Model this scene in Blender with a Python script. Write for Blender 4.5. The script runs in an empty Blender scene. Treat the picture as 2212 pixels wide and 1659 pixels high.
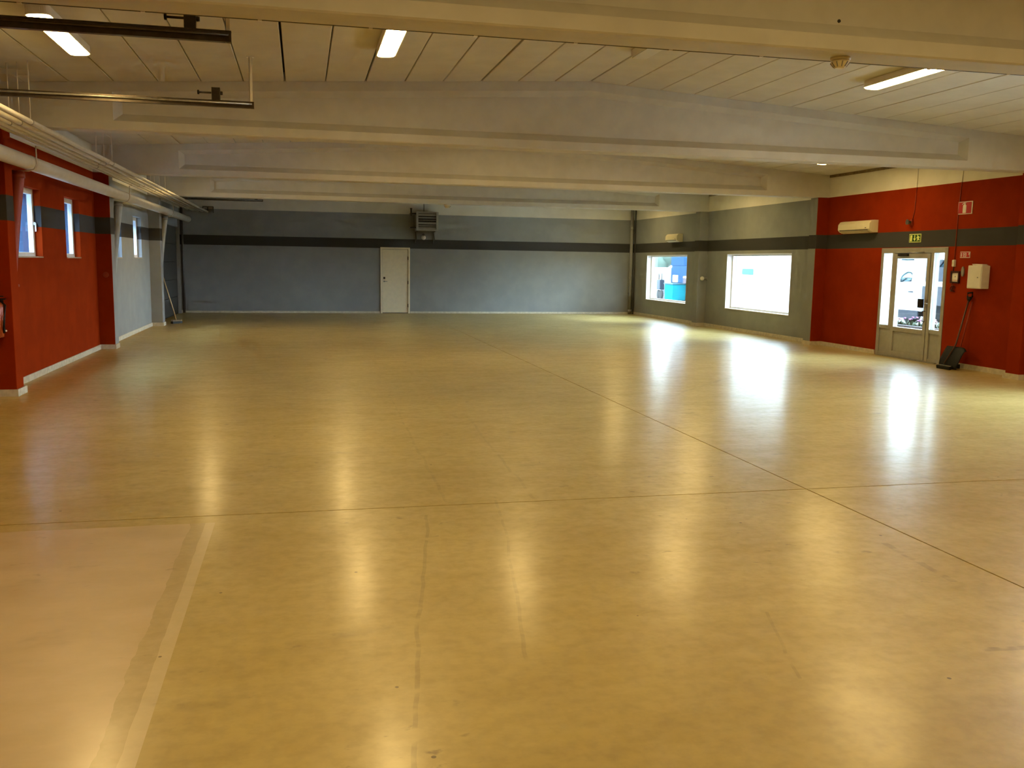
import bpy, bmesh, math, random
from mathutils import Vector, Matrix
random.seed(7)
S = bpy.context.scene
COL = S.collection

# ------------------------------------------------------------------ camera, sky, exposure
FPX, YAW, PIT, ROL, CAMH = 1960.2, 0.2283, -0.1329, 0.0157, 1.6902
fwd = Vector((math.sin(YAW)*math.cos(PIT), math.cos(YAW)*math.cos(PIT), math.sin(PIT)))
rgt = Vector((math.cos(YAW), -math.sin(YAW), 0)); upv = rgt.cross(fwd)
c_, s_ = math.cos(ROL), math.sin(ROL)
rr = c_*rgt + s_*upv; uu = -s_*rgt + c_*upv
cam = bpy.data.cameras.new('camera'); camo = bpy.data.objects.new('camera', cam); COL.objects.link(camo)
cam.sensor_width = 36; cam.lens = FPX*36/2212; cam.clip_end = 400; cam.clip_start = .05
M3 = Matrix((rr, uu, -fwd)).transposed()
camo.matrix_world = Matrix.Translation((0, 0, CAMH)) @ M3.to_4x4()
S.camera = camo
W = bpy.data.worlds.new('overcast_sky'); S.world = W; W.use_nodes = True
bg = W.node_tree.nodes['Background']
bg.inputs[0].default_value = (0.68, 0.85, 1.0, 1); bg.inputs[1].default_value = 58.0
S.view_settings.view_transform = 'Standard'; S.view_settings.look = 'None'
S.view_settings.gamma = 1; S.view_settings.use_curve_mapping = False
S.view_settings.exposure = 0.0
LAMP = 47.0; LAMPCOL = (1.0, 0.69, 0.26)
try:
    S.cycles.use_denoising = True; S.cycles.max_bounces = 6; S.cycles.diffuse_bounces = 4; S.cycles.glossy_bounces = 3
    S.cycles.use_adaptive_sampling = True; S.cycles.adaptive_threshold = .10; S.cycles.use_light_tree = False; S.cycles.adaptive_min_samples = 16
    S.cycles.sample_clamp_indirect = 8; S.cycles.caustics_reflective = False; S.cycles.caustics_refractive = False
except Exception: pass

# ------------------------------------------------------------------ dimensions
XL, XR, Y0, D = -3.617, 11.107, -6.0, 29.70
RX, RZ, SL = 3.76, 4.08, 0.0582
def roof(x): return RZ - SL*abs(x-RX)
BEAMS = [-0.10, 5.88, 11.88, 17.87, 23.85]; BW = 0.30
ZS0, ZS1, ZW = 2.0917, 2.3876, 3.185
YPAINT = 17.885
PX = 0.26   # pilaster projection

# ------------------------------------------------------------------ mesh helpers
class MB:
    def __init__(s): s.v = []; s.f = []; s.smooth = []
    def quad(s, *p):
        n = len(s.v); s.v += [tuple(q) for q in p]; s.f.append(tuple(range(n, n+len(p)))); s.smooth.append(False); return s
    def box(s, x0, x1, y0, y1, z0, z1):
        n = len(s.v)
        s.v += [(x, y, z) for z in (z0, z1) for y in (y0, y1) for x in (x0, x1)]
        for q in ((0,2,3,1),(4,5,7,6),(0,1,5,4),(2,6,7,3),(0,4,6,2),(1,3,7,5)):
            s.f.append(tuple(n+i for i in q)); s.smooth.append(False)
        return s
    def obox(s, c, ax, ay, az):
        c, ax, ay, az = map(Vector, (c, ax, ay, az)); n = len(s.v)
        s.v += [tuple(c+i*ax+j*ay+k*az) for k in (-1,1) for j in (-1,1) for i in (-1,1)]
        for q in ((0,2,3,1),(4,5,7,6),(0,1,5,4),(2,6,7,3),(0,4,6,2),(1,3,7,5)):
            s.f.append(tuple(n+i for i in q)); s.smooth.append(False)
        return s
    def tube(s, pts, r, n=12, cap=True):
        pts = [Vector(p) for p in pts]; rs = r if isinstance(r, (list, tuple)) else [r]*len(pts)
        base = len(s.v); ref = None
        for i, p in enumerate(pts):
            t = (pts[min(i+1, len(pts)-1)]-pts[max(i-1, 0)]).normalized()
            if ref is None: ref = Vector((0,0,1)) if abs(t.z) < .9 else Vector((1,0,0))
            a = t.cross(ref).normalized(); b = t.cross(a).normalized(); ref = -b if False else ref
            for k in range(n):
                w = 2*math.pi*k/n; q = p + rs[i]*(math.cos(w)*a+math.sin(w)*b); s.v.append(tuple(q))
        for i in range(len(pts)-1):
            for k in range(n):
                k2 = (k+1) % n
                s.f.append((base+i*n+k, base+(i+1)*n+k, base+(i+1)*n+k2, base+i*n+k2)); s.smooth.append(True)
        if cap:
            s.f.append(tuple(base+k for k in range(n))); s.smooth.append(False)
            e = base+(len(pts)-1)*n; s.f.append(tuple(e+k for k in reversed(range(n)))); s.smooth.append(False)
        return s
    def prism(s, poly, fn, a, b):
        """poly of 2D points, fn(u,v,w)->xyz, extruded w from a to b"""
        n = len(s.v); m = len(poly)
        s.v += [tuple(fn(u, v, a)) for u, v in poly] + [tuple(fn(u, v, b)) for u, v in poly]
        s.f.append(tuple(n+i for i in range(m))); s.smooth.append(False)
        s.f.append(tuple(n+m+i for i in reversed(range(m)))); s.smooth.append(False)
        for i in range(m):
            j = (i+1) % m; s.f.append((n+i, n+m+i, n+m+j, n+j)); s.smooth.append(False)
        return s
    def lathe(s, c, prof, n=16, axis='z'):
        """prof: (r,h) list"""
        base = len(s.v); c = Vector(c)
        for r, h in prof:
            for k in range(n):
                w = 2*math.pi*k/n; a, b = r*math.cos(w), r*math.sin(w)
                s.v.append(tuple(c+Vector({'z': (a, b, h), 'x': (h, a, b), 'y': (a, h, b)}[axis])))
        for i in range(len(prof)-1):
            for k in range(n):
                k2 = (k+1) % n; s.f.append((base+i*n+k, base+i*n+k2, base+(i+1)*n+k2, base+(i+1)*n+k)); s.smooth.append(True)
        s.f.append(tuple(base+k for k in reversed(range(n)))); s.smooth.append(False)
        e = base+(len(prof)-1)*n; s.f.append(tuple(e+k for k in range(n))); s.smooth.append(False)
        return s
    def sphere(s, c, r, n=14, sz=1.0):
        prof = [(max(.001, r*math.sin(math.pi*i/10)), -r*sz*math.cos(math.pi*i/10)) for i in range(11)]
        return s.lathe(c, prof, n)
    def build(s, name, mat, parent=None, bevel=0):
        off = Vector((0,0,0)); q = parent
        while q is not None: off += q.location; q = q.parent
        me = bpy.data.meshes.new(name)
        me.from_pydata([tuple(Vector(v)-off) for v in s.v], [], s.f)
        bm = bmesh.new(); bm.from_mesh(me); bmesh.ops.recalc_face_normals(bm, faces=bm.faces[:]); bm.to_mesh(me); bm.free()
        me.polygons.foreach_set('use_smooth', s.smooth); me.update()
        me.materials.append(mat)
        o = bpy.data.objects.new(name, me); COL.objects.link(o)
        if parent: o.parent = parent
        if bevel:
            m = o.modifiers.new('bevel', 'BEVEL'); m.width = bevel; m.segments = 2; m.limit_method = 'ANGLE'; m.angle_limit = .7
        return o
def empty(name, loc):
    o = bpy.data.objects.new(name, None); COL.objects.link(o); o.location = loc; o.empty_display_size = .1; return o
def tag(o, label=None, cat=None, group=None, kind=None):
    if label: o['label'] = label
    if cat: o['category'] = cat
    if group: o['group'] = group
    if kind: o['kind'] = kind
    return o
def copy_tree(o, loc=None, parent=None):
    c = o.copy(); COL.objects.link(c); c.parent = parent
    if loc is not None: c.location = loc
    for ch in list(o.children): copy_tree(ch, None, c)
    return c

# ------------------------------------------------------------------ materials
class NT:
    def __init__(s, name):
        s.m = bpy.data.materials.new(name); s.m.use_nodes = True; s.t = s.m.node_tree
        s.b = s.t.nodes['Principled BSDF']
    def n(s, typ, **kw):
        x = s.t.nodes.new(typ)
        for k, v in kw.items(): setattr(x, k, v)
        return x
    def _in(s, sock, v):
        if hasattr(v, 'links'): s.t.links.new(v, sock)
        else: sock.default_value = v
    def math(s, op, a, b=0.0, clamp=False):
        x = s.n('ShaderNodeMath', operation=op, use_clamp=clamp); s._in(x.inputs[0], a); s._in(x.inputs[1], b); return x.outputs[0]
    def mix(s, f, a, b):
        x = s.n('ShaderNodeMix', data_type='RGBA'); s._in(x.inputs[0], f)
        s._in(x.inputs[6], a if hasattr(a, 'links') else (*a[:3], 1)); s._in(x.inputs[7], b if hasattr(b, 'links') else (*b[:3], 1)); return x.outputs[2]
    def noise(s, scale, detail=4, rough=.55, vec=None, stretch=None):
        x = s.n('ShaderNodeTexNoise'); x.inputs['Scale'].default_value = scale; x.inputs['Detail'].default_value = detail; x.inputs['Roughness'].default_value = rough
        v = vec or s.pos()
        if stretch:
            mp = s.n('ShaderNodeMapping'); mp.inputs['Scale'].default_value = stretch; s.t.links.new(v, mp.inputs[0]); v = mp.outputs[0]
        s.t.links.new(v, x.inputs[0]); return x.outputs[0]
    def pos(s):
        if not hasattr(s, '_p'): s._p = s.n('ShaderNodeNewGeometry').outputs['Position']
        return s._p
    def xyz(s):
        if not hasattr(s, '_x'):
            q = s.n('ShaderNodeSeparateXYZ'); s.t.links.new(s.pos(), q.inputs[0]); s._x = q.outputs
        return s._x
    def step(s, v, a, b):
        x = s.n('ShaderNodeMapRange', interpolation_type='SMOOTHSTEP'); s._in(x.inputs[0], v)
        x.inputs[1].default_value = a; x.inputs[2].default_value = b; x.inputs[3].default_value = 0; x.inputs[4].default_value = 1; return x.outputs[0]
    def bump(s, h, strength=.2, dist=.01):
        x = s.n('ShaderNodeBump'); x.inputs['Strength'].default_value = strength; x.inputs['Distance'].default_value = dist
        s.t.links.new(h, x.inputs['Height']); s.t.links.new(x.outputs[0], s.b.inputs['Normal'])
    def set(s, col=None, rough=None, metal=None, spec=None):
        if col is not None: s._in(s.b.inputs['Base Color'], col if hasattr(col, 'links') else (*col, 1))
        if rough is not None: s._in(s.b.inputs['Roughness'], rough)
        if metal is not None: s.b.inputs['Metallic'].default_value = metal
        if spec is not None: s.b.inputs['Specular IOR Level'].default_value = spec
        return s.m
_mc = {}
def mat(name, col, rough=.6, metal=0, vary=.12, scale=9, spec=None):
    if name in _mc: return _mc[name]
    k = NT(name); f = k.step(k.noise(scale, 3), .3, .7)
    c = k.mix(f, tuple(x*(1-vary) for x in col), tuple(min(1, x*(1+vary*.6)) for x in col))
    k.set(c, rough, metal, spec); _mc[name] = k.m; return k.m
def glow(name, col, strength):
    k = NT(name); k.set((.9,.9,.9), .4)
    k.b.inputs['Emission Color'].default_value = (*col, 1); k.b.inputs['Emission Strength'].default_value = strength; return k.m
def glass_mat(name, tint=(.93,.97,.97), refl=.8):
    k = NT(name); t = k.t; out = t.nodes['Material Output']
    tr = k.n('ShaderNodeBsdfTransparent'); tr.inputs[0].default_value = (*tint, 1)
    gl = k.n('ShaderNodeBsdfGlossy'); gl.inputs['Roughness'].default_value = .02
    fr = k.n('ShaderNodeFresnel'); fr.inputs[0].default_value = 1.45
    mx = k.n('ShaderNodeMixShader'); t.links.new(k.math('MULTIPLY', fr.outputs[0], refl), mx.inputs[0])
    t.links.new(tr.outputs[0], mx.inputs[1]); t.links.new(gl.outputs[0], mx.inputs[2]); t.links.new(mx.outputs[0], out.inputs[0]); return k.m

def wall_material():
    k = NT('painted_wall'); X = k.xyz(); y, z = X[1], X[2]
    isg = k.math('GREATER_THAN', y, YPAINT)
    n = k.step(k.noise(2.2, 5), .35, .7)
    red = k.mix(n, (.235, .020, .0015), (.27, .025, .002))
    gry = k.mix(n, (.255, .268, .275), (.285, .296, .30))
    wht = k.mix(n, (.70, .68, .63), (.76, .74, .69))
    c = k.mix(isg, red, gry)
    inb = k.math('MULTIPLY', k.math('GREATER_THAN', z, ZS0), k.math('LESS_THAN', z, ZS1))
    c = k.mix(inb, c, (.058, .058, .060))
    c = k.mix(k.math('GREATER_THAN', z, ZW), c, wht)
    sc = k.step(k.noise(26, 2), .73, .80)
    low = k.step(z, .75, .15)
    c = k.mix(k.math('MULTIPLY', k.math('MULTIPLY', sc, low), .35), c, (.10, .08, .06))
    k.bump(k.noise(90, 1), .12, .004)
    return k.set(c, .85, spec=.05)

def floor_material():
    k = NT('coated_floor'); X = k.xyz(); x, y = X[0], X[1]
    big = k.step(k.noise(.55, 4, .6), .3, .72)
    mid = k.step(k.noise(2.6, 4, .65, stretch=(1.0, 1.7, 1)), .32, .72)
    fine = k.step(k.noise(14, 3, .6), .35, .7)
    c = k.mix(big, (.455, .35, .105), (.565, .45, .165))
    c = k.mix(k.math('MULTIPLY', mid, .42), c, (.37, .275, .075))
    st = k.step(k.noise(1.1, 4, .7, stretch=(.7, 2.4, 1)), .40, .68)
    c = k.mix(k.math('MULTIPLY', st, .35), c, (.60, .49, .20))
    c = k.mix(k.math('MULTIPLY', fine, .26), c, (.28, .205, .075))
    # repainted area at the near left
    wob = k.math('MULTIPLY', k.math('SUBTRACT', k.noise(5, 3), .5), .06)
    xx = k.math('ADD', x, wob)
    py = k.math('LESS_THAN', k.math('ADD', y, k.math('MULTIPLY', wob, .4)), 5.96)
    pa = k.math('MULTIPLY', k.math('LESS_THAN', x, -.565), py)
    pb = k.math('MULTIPLY', k.math('LESS_THAN', xx, -.715), py)
    pc = k.mix(mid, (.53, .415, .255), (.60, .475, .32))
    ps = k.math('MULTIPLY', k.math('LESS_THAN', k.math('ADD', x, k.math('MULTIPLY', wob, .35)), -.625), py)
    c = k.mix(pa, c, k.mix(fine, (.56, .465, .27), (.60, .50, .31)))
    c = k.mix(ps, c, k.mix(fine, (.44, .345, .17), (.50, .40, .215)))
    c = k.mix(pb, c, pc)
    # dark smudges and grit
    sm = k.step(k.noise(1.3, 4, .62, stretch=(1, 1.5, 1)), .60, .80)
    c = k.mix(k.math('MULTIPLY', sm, .5), c, (.17, .125, .055))
    dm = k.math('MULTIPLY', k.step(k.noise(6.0, 4, .6, stretch=(1, 1.8, 1)), .62, .74), k.step(k.noise(.5, 2), .44, .60))
    c = k.mix(k.math('MULTIPLY', dm, .75), c, (.15, .10, .045))
    vo = k.n('ShaderNodeTexVoronoi'); vo.inputs['Scale'].default_value = 3.2; k.t.links.new(k.pos(), vo.inputs[0])
    dots = k.math('MULTIPLY', k.math('LESS_THAN', vo.outputs['Distance'], .030), k.math('GREATER_THAN', k.noise(3.1, 2), .47))
    c = k.mix(k.math('MULTIPLY', dots, .8), c, (.07, .045, .02))
    # old wheel marks and scrapes
    wv = k.math('MULTIPLY', k.math('SUBTRACT', k.noise(1.4, 2), .5), .10)
    brk = k.step(k.noise(7, 2), .35, .55)
    for (ax, ay, bx, by, w, a) in ((.80, 5.9, .30, 2.6, .010, .45), (1.36, 6.3, .92, 3.6, .009, .35), (1.05, 11.5, .98, 6.2, .012, .3), (1.75, 9.6, 1.62, 6.2, .012, .3),
                                   (3.50, 4.80, 3.46, 4.1, .022, .55), (2.95, 3.30, 3.25, 3.27, .02, .75), (4.9, 11.2, 6.3, 12.6, .03, .35), (5.6, 13.5, 4.7, 12.9, .03, .3), (2.2, 3.9, 2.0, 3.2, .008, .4)):
        L = math.hypot(bx-ax, by-ay); ux, uy = (bx-ax)/L, (by-ay)/L
        dx = k.math('SUBTRACT', x, ax); dy = k.math('SUBTRACT', y, ay)
        al = k.math('ADD', k.math('MULTIPLY', dx, ux), k.math('MULTIPLY', dy, uy))
        pe = k.math('ABSOLUTE', k.math('ADD', k.math('SUBTRACT', k.math('MULTIPLY', dx, -uy), k.math('MULTIPLY', dy, -ux)), wv))
        msk = k.math('MULTIPLY', k.math('LESS_THAN', pe, w), k.math('MULTIPLY', k.math('GREATER_THAN', al, 0), k.math('LESS_THAN', al, L)))
        msk = k.math('MULTIPLY', msk, brk)
        c = k.mix(k.math('MULTIPLY', msk, a*.6), c, (.16, .11, .04))
    r = k.math('ADD', .33, k.math('MULTIPLY', mid, .08)); r = k.math('ADD', r, k.math('MULTIPLY', fine, .05))
    h = k.math('ADD', k.math('MULTIPLY', k.noise(3.0, 3, .6, stretch=(1, 1.8, 1)), 1.0), k.math('MULTIPLY', k.noise(22, 1), .12))
    k.bump(h, .07, .03)
    k.b.inputs['Coat Weight'].default_value = .45; k.b.inputs['Coat Roughness'].default_value = .20
    return k.set(c, r, spec=.75)

M_WALL = wall_material(); M_FLOOR = floor_material()
M_CEIL = mat('ceiling_white', (.60, .585, .55), .7, vary=.05, scale=3)
M_BEAM = mat('beam_white_paint', (.58, .57, .545), .55, vary=.05, scale=4)
M_VOID = mat('dark_void', (.03, .028, .025), .9)
M_BASE = mat('cream_skirting', (.58, .53, .42), .5, vary=.15, scale=14)
M_WHITE = mat('white_enamel', (.74, .72, .68), .35, vary=.04)
M_CREAM = mat('cream_door_paint', (.80, .71, .52), .4, vary=.04)
M_PLAST = mat('white_plastic', (.76, .74, .69), .35, vary=.03)
M_YPLAST = mat('yellowish_white_plastic', (.76, .70, .50), .35, vary=.04)  # yellow of the nearby lamps put into the air conditioner colour
M_ALU = mat('grey_aluminium', (.42, .41, .38), .38, .35, vary=.06)
M_STEEL = mat('galvanised_steel', (.38, .37, .35), .38, .7, vary=.15, scale=20)
M_DSTEEL = mat('dark_oiled_steel', (.055, .045, .035), .35, .6, vary=.2, scale=18)
M_BLACK = mat('black_plastic', (.008, .008, .009), .55, vary=.2, spec=.25)
M_DGREY = mat('dark_grey_paint', (.075, .072, .068), .5, vary=.1)
M_GREYP = mat('grey_paint', (.30, .30, .295), .5, vary=.06)
M_GREYB = mat('pale_grey_wall_paint', (.33, .35, .36), .5, vary=.05)
M_REDP = mat('red_wall_paint', (.28, .030, .005), .5, vary=.08)
M_PIPE = mat('white_pipe_paint', (.68, .64, .57), .35, vary=.06, scale=12)
M_DUCT = mat('white_duct_wrap', (.66, .62, .56), .5, vary=.06, scale=6)
M_WOOD = mat('pale_wood', (.52, .38, .20), .5, vary=.15, scale=30)
M_REDS = mat('sign_red', (.42, .008, .012), .4, vary=.03)
M_SIGNW = mat('sign_white', (.80, .78, .74), .4, vary=.02)
M_GREENS = mat('sign_green', (.012, .075, .012), .4, vary=.03)
M_GLOWP = mat('sign_pale_yellow_green', (.80, .88, .30), .45, vary=.02)
M_PAPER = mat('paper', (.82, .80, .74), .6, vary=.03)
M_GLASS = glass_mat('window_glass'); M_GLASSB = glass_mat('bluish_glass', (.80, .90, 1.0), .25)
M_TUBE = glow('lit_diffuser', LAMPCOL, LAMP)
M_UNLIT = mat('unlit_diffuser', (.62, .62, .60), .3, vary=.02)
M_BROWN = mat('brown_wood_and_gap', (.17, .12, .065), .7, vary=.3, scale=14)

# ------------------------------------------------------------------ structure: floor
fl = tag(MB().box(XL-.3, XR+.3, Y0-.3, D+.3, -.20, -.015).build('floor', mat('floor_joint_filler', (.10, .075, .04), .8)), kind='structure')
g = .006
for xa, xb in ((XL-.3, RX-g), (RX+g, XR+.3)):
    for ya, yb in ((Y0-.3, 6.125-g), (6.125+g, D+.3)):
        MB().box(xa, xb, ya, yb, -.015, 0).build('floor_slab', M_FLOOR, fl)

# ------------------------------------------------------------------ structure: walls with openings
def wall_x(name, xa, xb, ya, yb, za, zb, holes, m=None):
    b = MB(); ys = sorted({ya, yb, *[h[0] for h in holes], *[h[1] for h in holes]})
    for i in range(len(ys)-1):
        p, q = ys[i], ys[i+1]; cut = sorted([(h[2], h[3]) for h in holes if h[0] <= p+1e-6 and h[1] >= q-1e-6]); z = za
        for c0, c1 in cut:
            if c0 > z: b.box(xa, xb, p, q, z, c0)
            z = c1
        if z < zb: b.box(xa, xb, p, q, z, zb)
    return tag(b.build(name, m or M_WALL), kind='structure')
WIN_R = [(25.20, 28.42, .547, 2.003), (19.29, 22.60, .552, 2.010), (7.20, 10.50, .55, 2.005)]
DOOR_R = (14.01, 15.90, 0, 2.082)
WIN_L = [(13.00, 14.36, 1.655, 2.615), (15.73, 16.68, 1.650, 2.615), (19.37, 20.33, 1.655, 2.60), (21.75, 22.77, 1.658, 2.585)]
DOOR_L = [(25.2, 29.28, 0, 2.60), (7.55, 10.45, 0, 2.60)]
wl = wall_x('wall_left', XL-.30, XL, Y0, D, 0, 4.25, WIN_L+DOOR_L)
wr = wall_x('wall_right', XR, XR+.30, Y0, D, 0, 4.25, WIN_R+[DOOR_R])
wb = tag(MB().box(XL-.3, 2.485+.05, D, D+.3, 0, 4.4).box(3.435-.05, XR+.3, D, D+.3, 0, 4.4).box(2.535, 3.385, D, D+.3, 2.07, 4.4).build('wall_back', M_WALL), kind='structure')
wf = tag(MB().box(XL-.3, XR+.3, Y0-.3, Y0, 0, 4.4).build('wall_front', M_WALL), kind='structure')
PIL = [-0.1, 5.88, 11.88, 17.87, 23.84]
for y in PIL:
    w = .28 if y < 17 else .30
    MB().box(XR-PX, XR+.02, y, y+w, 0, 3.18).build('pilaster', M_WALL, wr, .006)
    MB().box(XL-.02, XL+PX, y, y+w+(.06 if y > 17 else 0), 0, 3.18).build('pilaster', M_WALL, wl, .006)
# skirting boards
BH, BT = .085, .018
def skirt_runs(gaps):
    cuts = sorted(gaps); runs = []; y = Y0
    for a, b in cuts:
        if a > y: runs.append((y, a))
        y = max(y, b)
    runs.append((y, D)); return runs
b = MB()
for a, c in skirt_runs([(DOOR_R[0]-.02, DOOR_R[1]+.02)] + [(y, y+.28) for y in PIL]): b.box(XR-BT, XR, a, c, 0, BH)
for y in PIL: b.box(XR-PX-BT, XR-PX, y-BT, y+.30+BT, 0, BH).box(XR-PX, XR, y-BT, y, 0, BH).box(XR-PX, XR, y+.30, y+.30+BT, 0, BH)
tag(b.build('baseboard_right', M_BASE), kind='structure')
b = MB()
for a, c in skirt_runs([(d[0]-.1, d[1]+.1) for d in DOOR_L] + [(y, y+.30) for y in PIL]): b.box(XL, XL+BT, a, c, 0, BH)
for y in PIL: b.box(XL+PX, XL+PX+BT, y-BT, y+.34+BT, 0, BH).box(XL, XL+PX, y-BT, y, 0, BH).box(XL, XL+PX, y+.36, y+.36+BT, 0, BH)
tag(b.build('baseboard_left', M_BASE), kind='structure')
tag(MB().box(XL, 2.47, D-BT, D, 0, .06).box(3.45, XR, D-BT, D, 0, .06).build('baseboard_back', M_BASE), kind='structure')
# brown strip standing in for the dark gap above the right wall
b = MB()
for a, c in ((6.2, 11.86), (12.2, 17.85), (18.2, 23.83), (24.2, D)): b.box(XR-.035, XR, a, c, 3.600, 3.652)
tag(b.build('gap_strip_1', M_BROWN), kind='structure')

# ------------------------------------------------------------------ structure: ceiling, panels, beams
cl = tag(MB().prism([(XL-.3, roof(XL)+.10), (RX, RZ+.12), (XR+.3, roof(XR)+.10), (XR+.3, 4.5), (XL-.3, 4.5)], lambda u, v, w: (u, w, v), Y0-.3, D+.3).build('ceiling', M_VOID), kind='structure')
PW = .4905
WIDE = {-8, -6, -3, 0, 6, 8, 12}
_pm = {}
def panel(i, ya, yb):
    xa = RX+i*PW + (.011 if i in WIDE else .0055); xb = RX+(i+1)*PW - (.011 if i+1 in WIDE else .0055)
    xa = max(xa, XL+.001); xb = min(xb, XR-.001)
    cx = (xa+xb)/2; s = -SL if cx > RX else SL; key = (round(xb-xa, 4), s > 0, round(yb-ya, 3))
    if key not in _pm:
        h = (xb-xa)/2; me = bpy.data.meshes.new('ceiling_panel'); L = yb-ya; ch = .006
        v = []
        for yy in (0, L):
            v += [(-h, yy, -h*s+.05), (h, yy, h*s+.05), (h, yy, h*s+ch), (h-ch, yy, h*s), (-h+ch, yy, -h*s), (-h, yy, -h*s+ch)]
        f = [tuple(range(6)), tuple(reversed(range(6, 12)))] + [(k, k+6, (k+1) % 6+6, (k+1) % 6) for k in range(6)]
        me.from_pydata(v, [], f); bm = bmesh.new(); bm.from_mesh(me); bmesh.ops.recalc_face_normals(bm, faces=bm.faces[:]); bm.to_mesh(me); bm.free()
        me.materials.append(M_CEIL); _pm[key] = me
    o = bpy.data.objects.new('ceiling_panel', _pm[key]); COL.objects.link(o); o.parent = cl; o.location = (cx, ya, roof(cx))
BAYS = [(BEAMS[i]+BW, BEAMS[i+1]) for i in range(4)] + [(BEAMS[4]+BW, D)]
for ya, yb in BAYS:
    for i in range(-15, 15): panel(i, ya+.004, yb-.004)
MB().prism([(XL, roof(XL)), (RX, RZ), (XR, roof(XR)), (XR, roof(XR)+.05), (RX, RZ+.05), (XL, roof(XL)+.05)], lambda u, v, w: (u, w, v), Y0, BEAMS[0]).build('ceiling_panel', M_CEIL, cl)
def beam(y):
    b = MB(); zb = 3.18; ch = .012
    B = [(XL-.02, zb+ch), (XR+.02, zb+ch), (XR+.02, roof(XR)+.11), (RX, RZ+.11), (XL-.02, roof(XL)+.11)]
    O = [(-2.15, 3.29), (9.62, 3.29), (9.62, 3.622), (RX, 3.962), (-2.15, 3.622)]
    I = [(-2.06, 3.385), (9.53, 3.385), (9.53, 3.562), (RX, 3.902), (-2.06, 3.562)]
    d = .11
    for s, yy in ((1, y), (-1, y+BW)):
        for i in range(5):
            j = (i+1) % 5
            b.quad((B[i][0], yy, B[i][1]), (B[j][0], yy, B[j][1]), (O[j][0], yy, O[j][1]), (O[i][0], yy, O[i][1]))
            b.quad((O[i][0], yy, O[i][1]), (O[j][0], yy, O[j][1]), (I[j][0], yy+s*d, I[j][1]), (I[i][0], yy+s*d, I[i][1]))
        b.quad(*[(p[0], yy+s*d, p[1]) for p in I])
        b.quad((B[0][0], yy, zb+ch), (B[1][0], yy, zb+ch), (B[1][0], yy+s*ch, zb), (B[0][0], yy+s*ch, zb))
    b.quad((B[0][0], y+ch, zb), (B[1][0], y+ch, zb), (B[1][0], y+BW-ch, zb), (B[0][0], y+BW-ch, zb))
    return b.build('beam', M_BEAM, cl)
for y in BEAMS: beam(y)
MB().lathe((3.646, 5.879, 3.38), [(.012, -.002), (.012, .004)], 10, 'y').build('drill_hole', M_VOID, cl)

# ------------------------------------------------------------------ structure: windows and doors
def window_right(name, h, n):
    y0, y1, z0, z1 = h; r = tag(empty(name, (XR+.2, (y0+y1)/2, z0)), kind='structure')
    xa, xb, t = XR+.15, XR+.22, .055
    b = MB().box(xa, xb, y0, y0+t, z0, z1).box(xa, xb, y1-t, y1, z0, z1).box(xa, xb, y0+t, y1-t, z0, z0+t+.01).box(xa, xb, y0+t, y1-t, z1-t, z1)
    b.build('window_frame', M_WHITE, r, .004)
    MB().box(XR+.183, XR+.189, y0+t, y1-t, z0+t+.01, z1-t).build('pane', M_GLASS, r)
    MB().box(XR-.015, xa, y0+.002, y1-.002, z0, z0+.022).build('window_sill', M_WHITE, r, .004)
    MB().box(XR-.001, xa, y0, y0+.012, z0+.022, z1).box(XR-.001, xa, y1-.012, y1, z0+.022, z1).box(XR-.001, xa, y0+.012, y1-.012, z1-.012, z1).build('window_lining', M_WHITE, r)
    return r
for i, n in enumerate((1, 2, 7)): window_right('window_%d' % n, WIN_R[i], n)
M_SILLW = mat('worn_sill', (.40, .30, .22), .5, vary=.2)
def window_left(name, h, handle):
    y0, y1, z0, z1 = h; r = tag(empty(name, (XL-.1, (y0+y1)/2, z0)), kind='structure')
    xa, xb, t = XL-.16, XL-.095, .075
    MB().box(xa, xb, y0, y0+t, z0, z1).box(xa, xb, y1-t, y1, z0, z1).box(xa, xb, y0+t, y1-t, z0, z0+t).box(xa, xb, y0+t, y1-t, z1-t, z1).build('window_frame', M_WHITE, r, .004)
    MB().box(XL-.13, XL-.124, y0+t, y1-t, z0+t, z1-t).build('pane', M_GLASSB, r)
    MB().box(XL-.302, XL-.161, y0, y0+.012, z0, z1).box(XL-.302, XL-.161, y1-.012, y1, z0, z1).box(XL-.302, XL-.161, y0+.012, y1-.012, z1-.012, z1).box(XL-.302, XL-.161, y0+.012, y1-.012, z0, z0+.012).build('outer_lining', mat('outer_reveal_grey', (.032, .047, .078), .9, spec=.1), r)
    MB().box(XL-.094, XL+.008, y0+.002, y1-.002, z0, z0+.018).build('window_sill', M_SILLW, r, .003)
    if handle:
        zc = (z0+z1)/2
        MB().box(XL-.095, XL-.07, y1-.05, y1-.03, zc-.02, zc+.02).box(XL-.075, XL-.06, y1-.05, y1-.032, zc-.11, zc+.01).build('window_handle', M_PLAST, r)
    return r
for i, h in enumerate(WIN_L): window_left('window_%d' % (i+3), h, i == 0)

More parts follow.
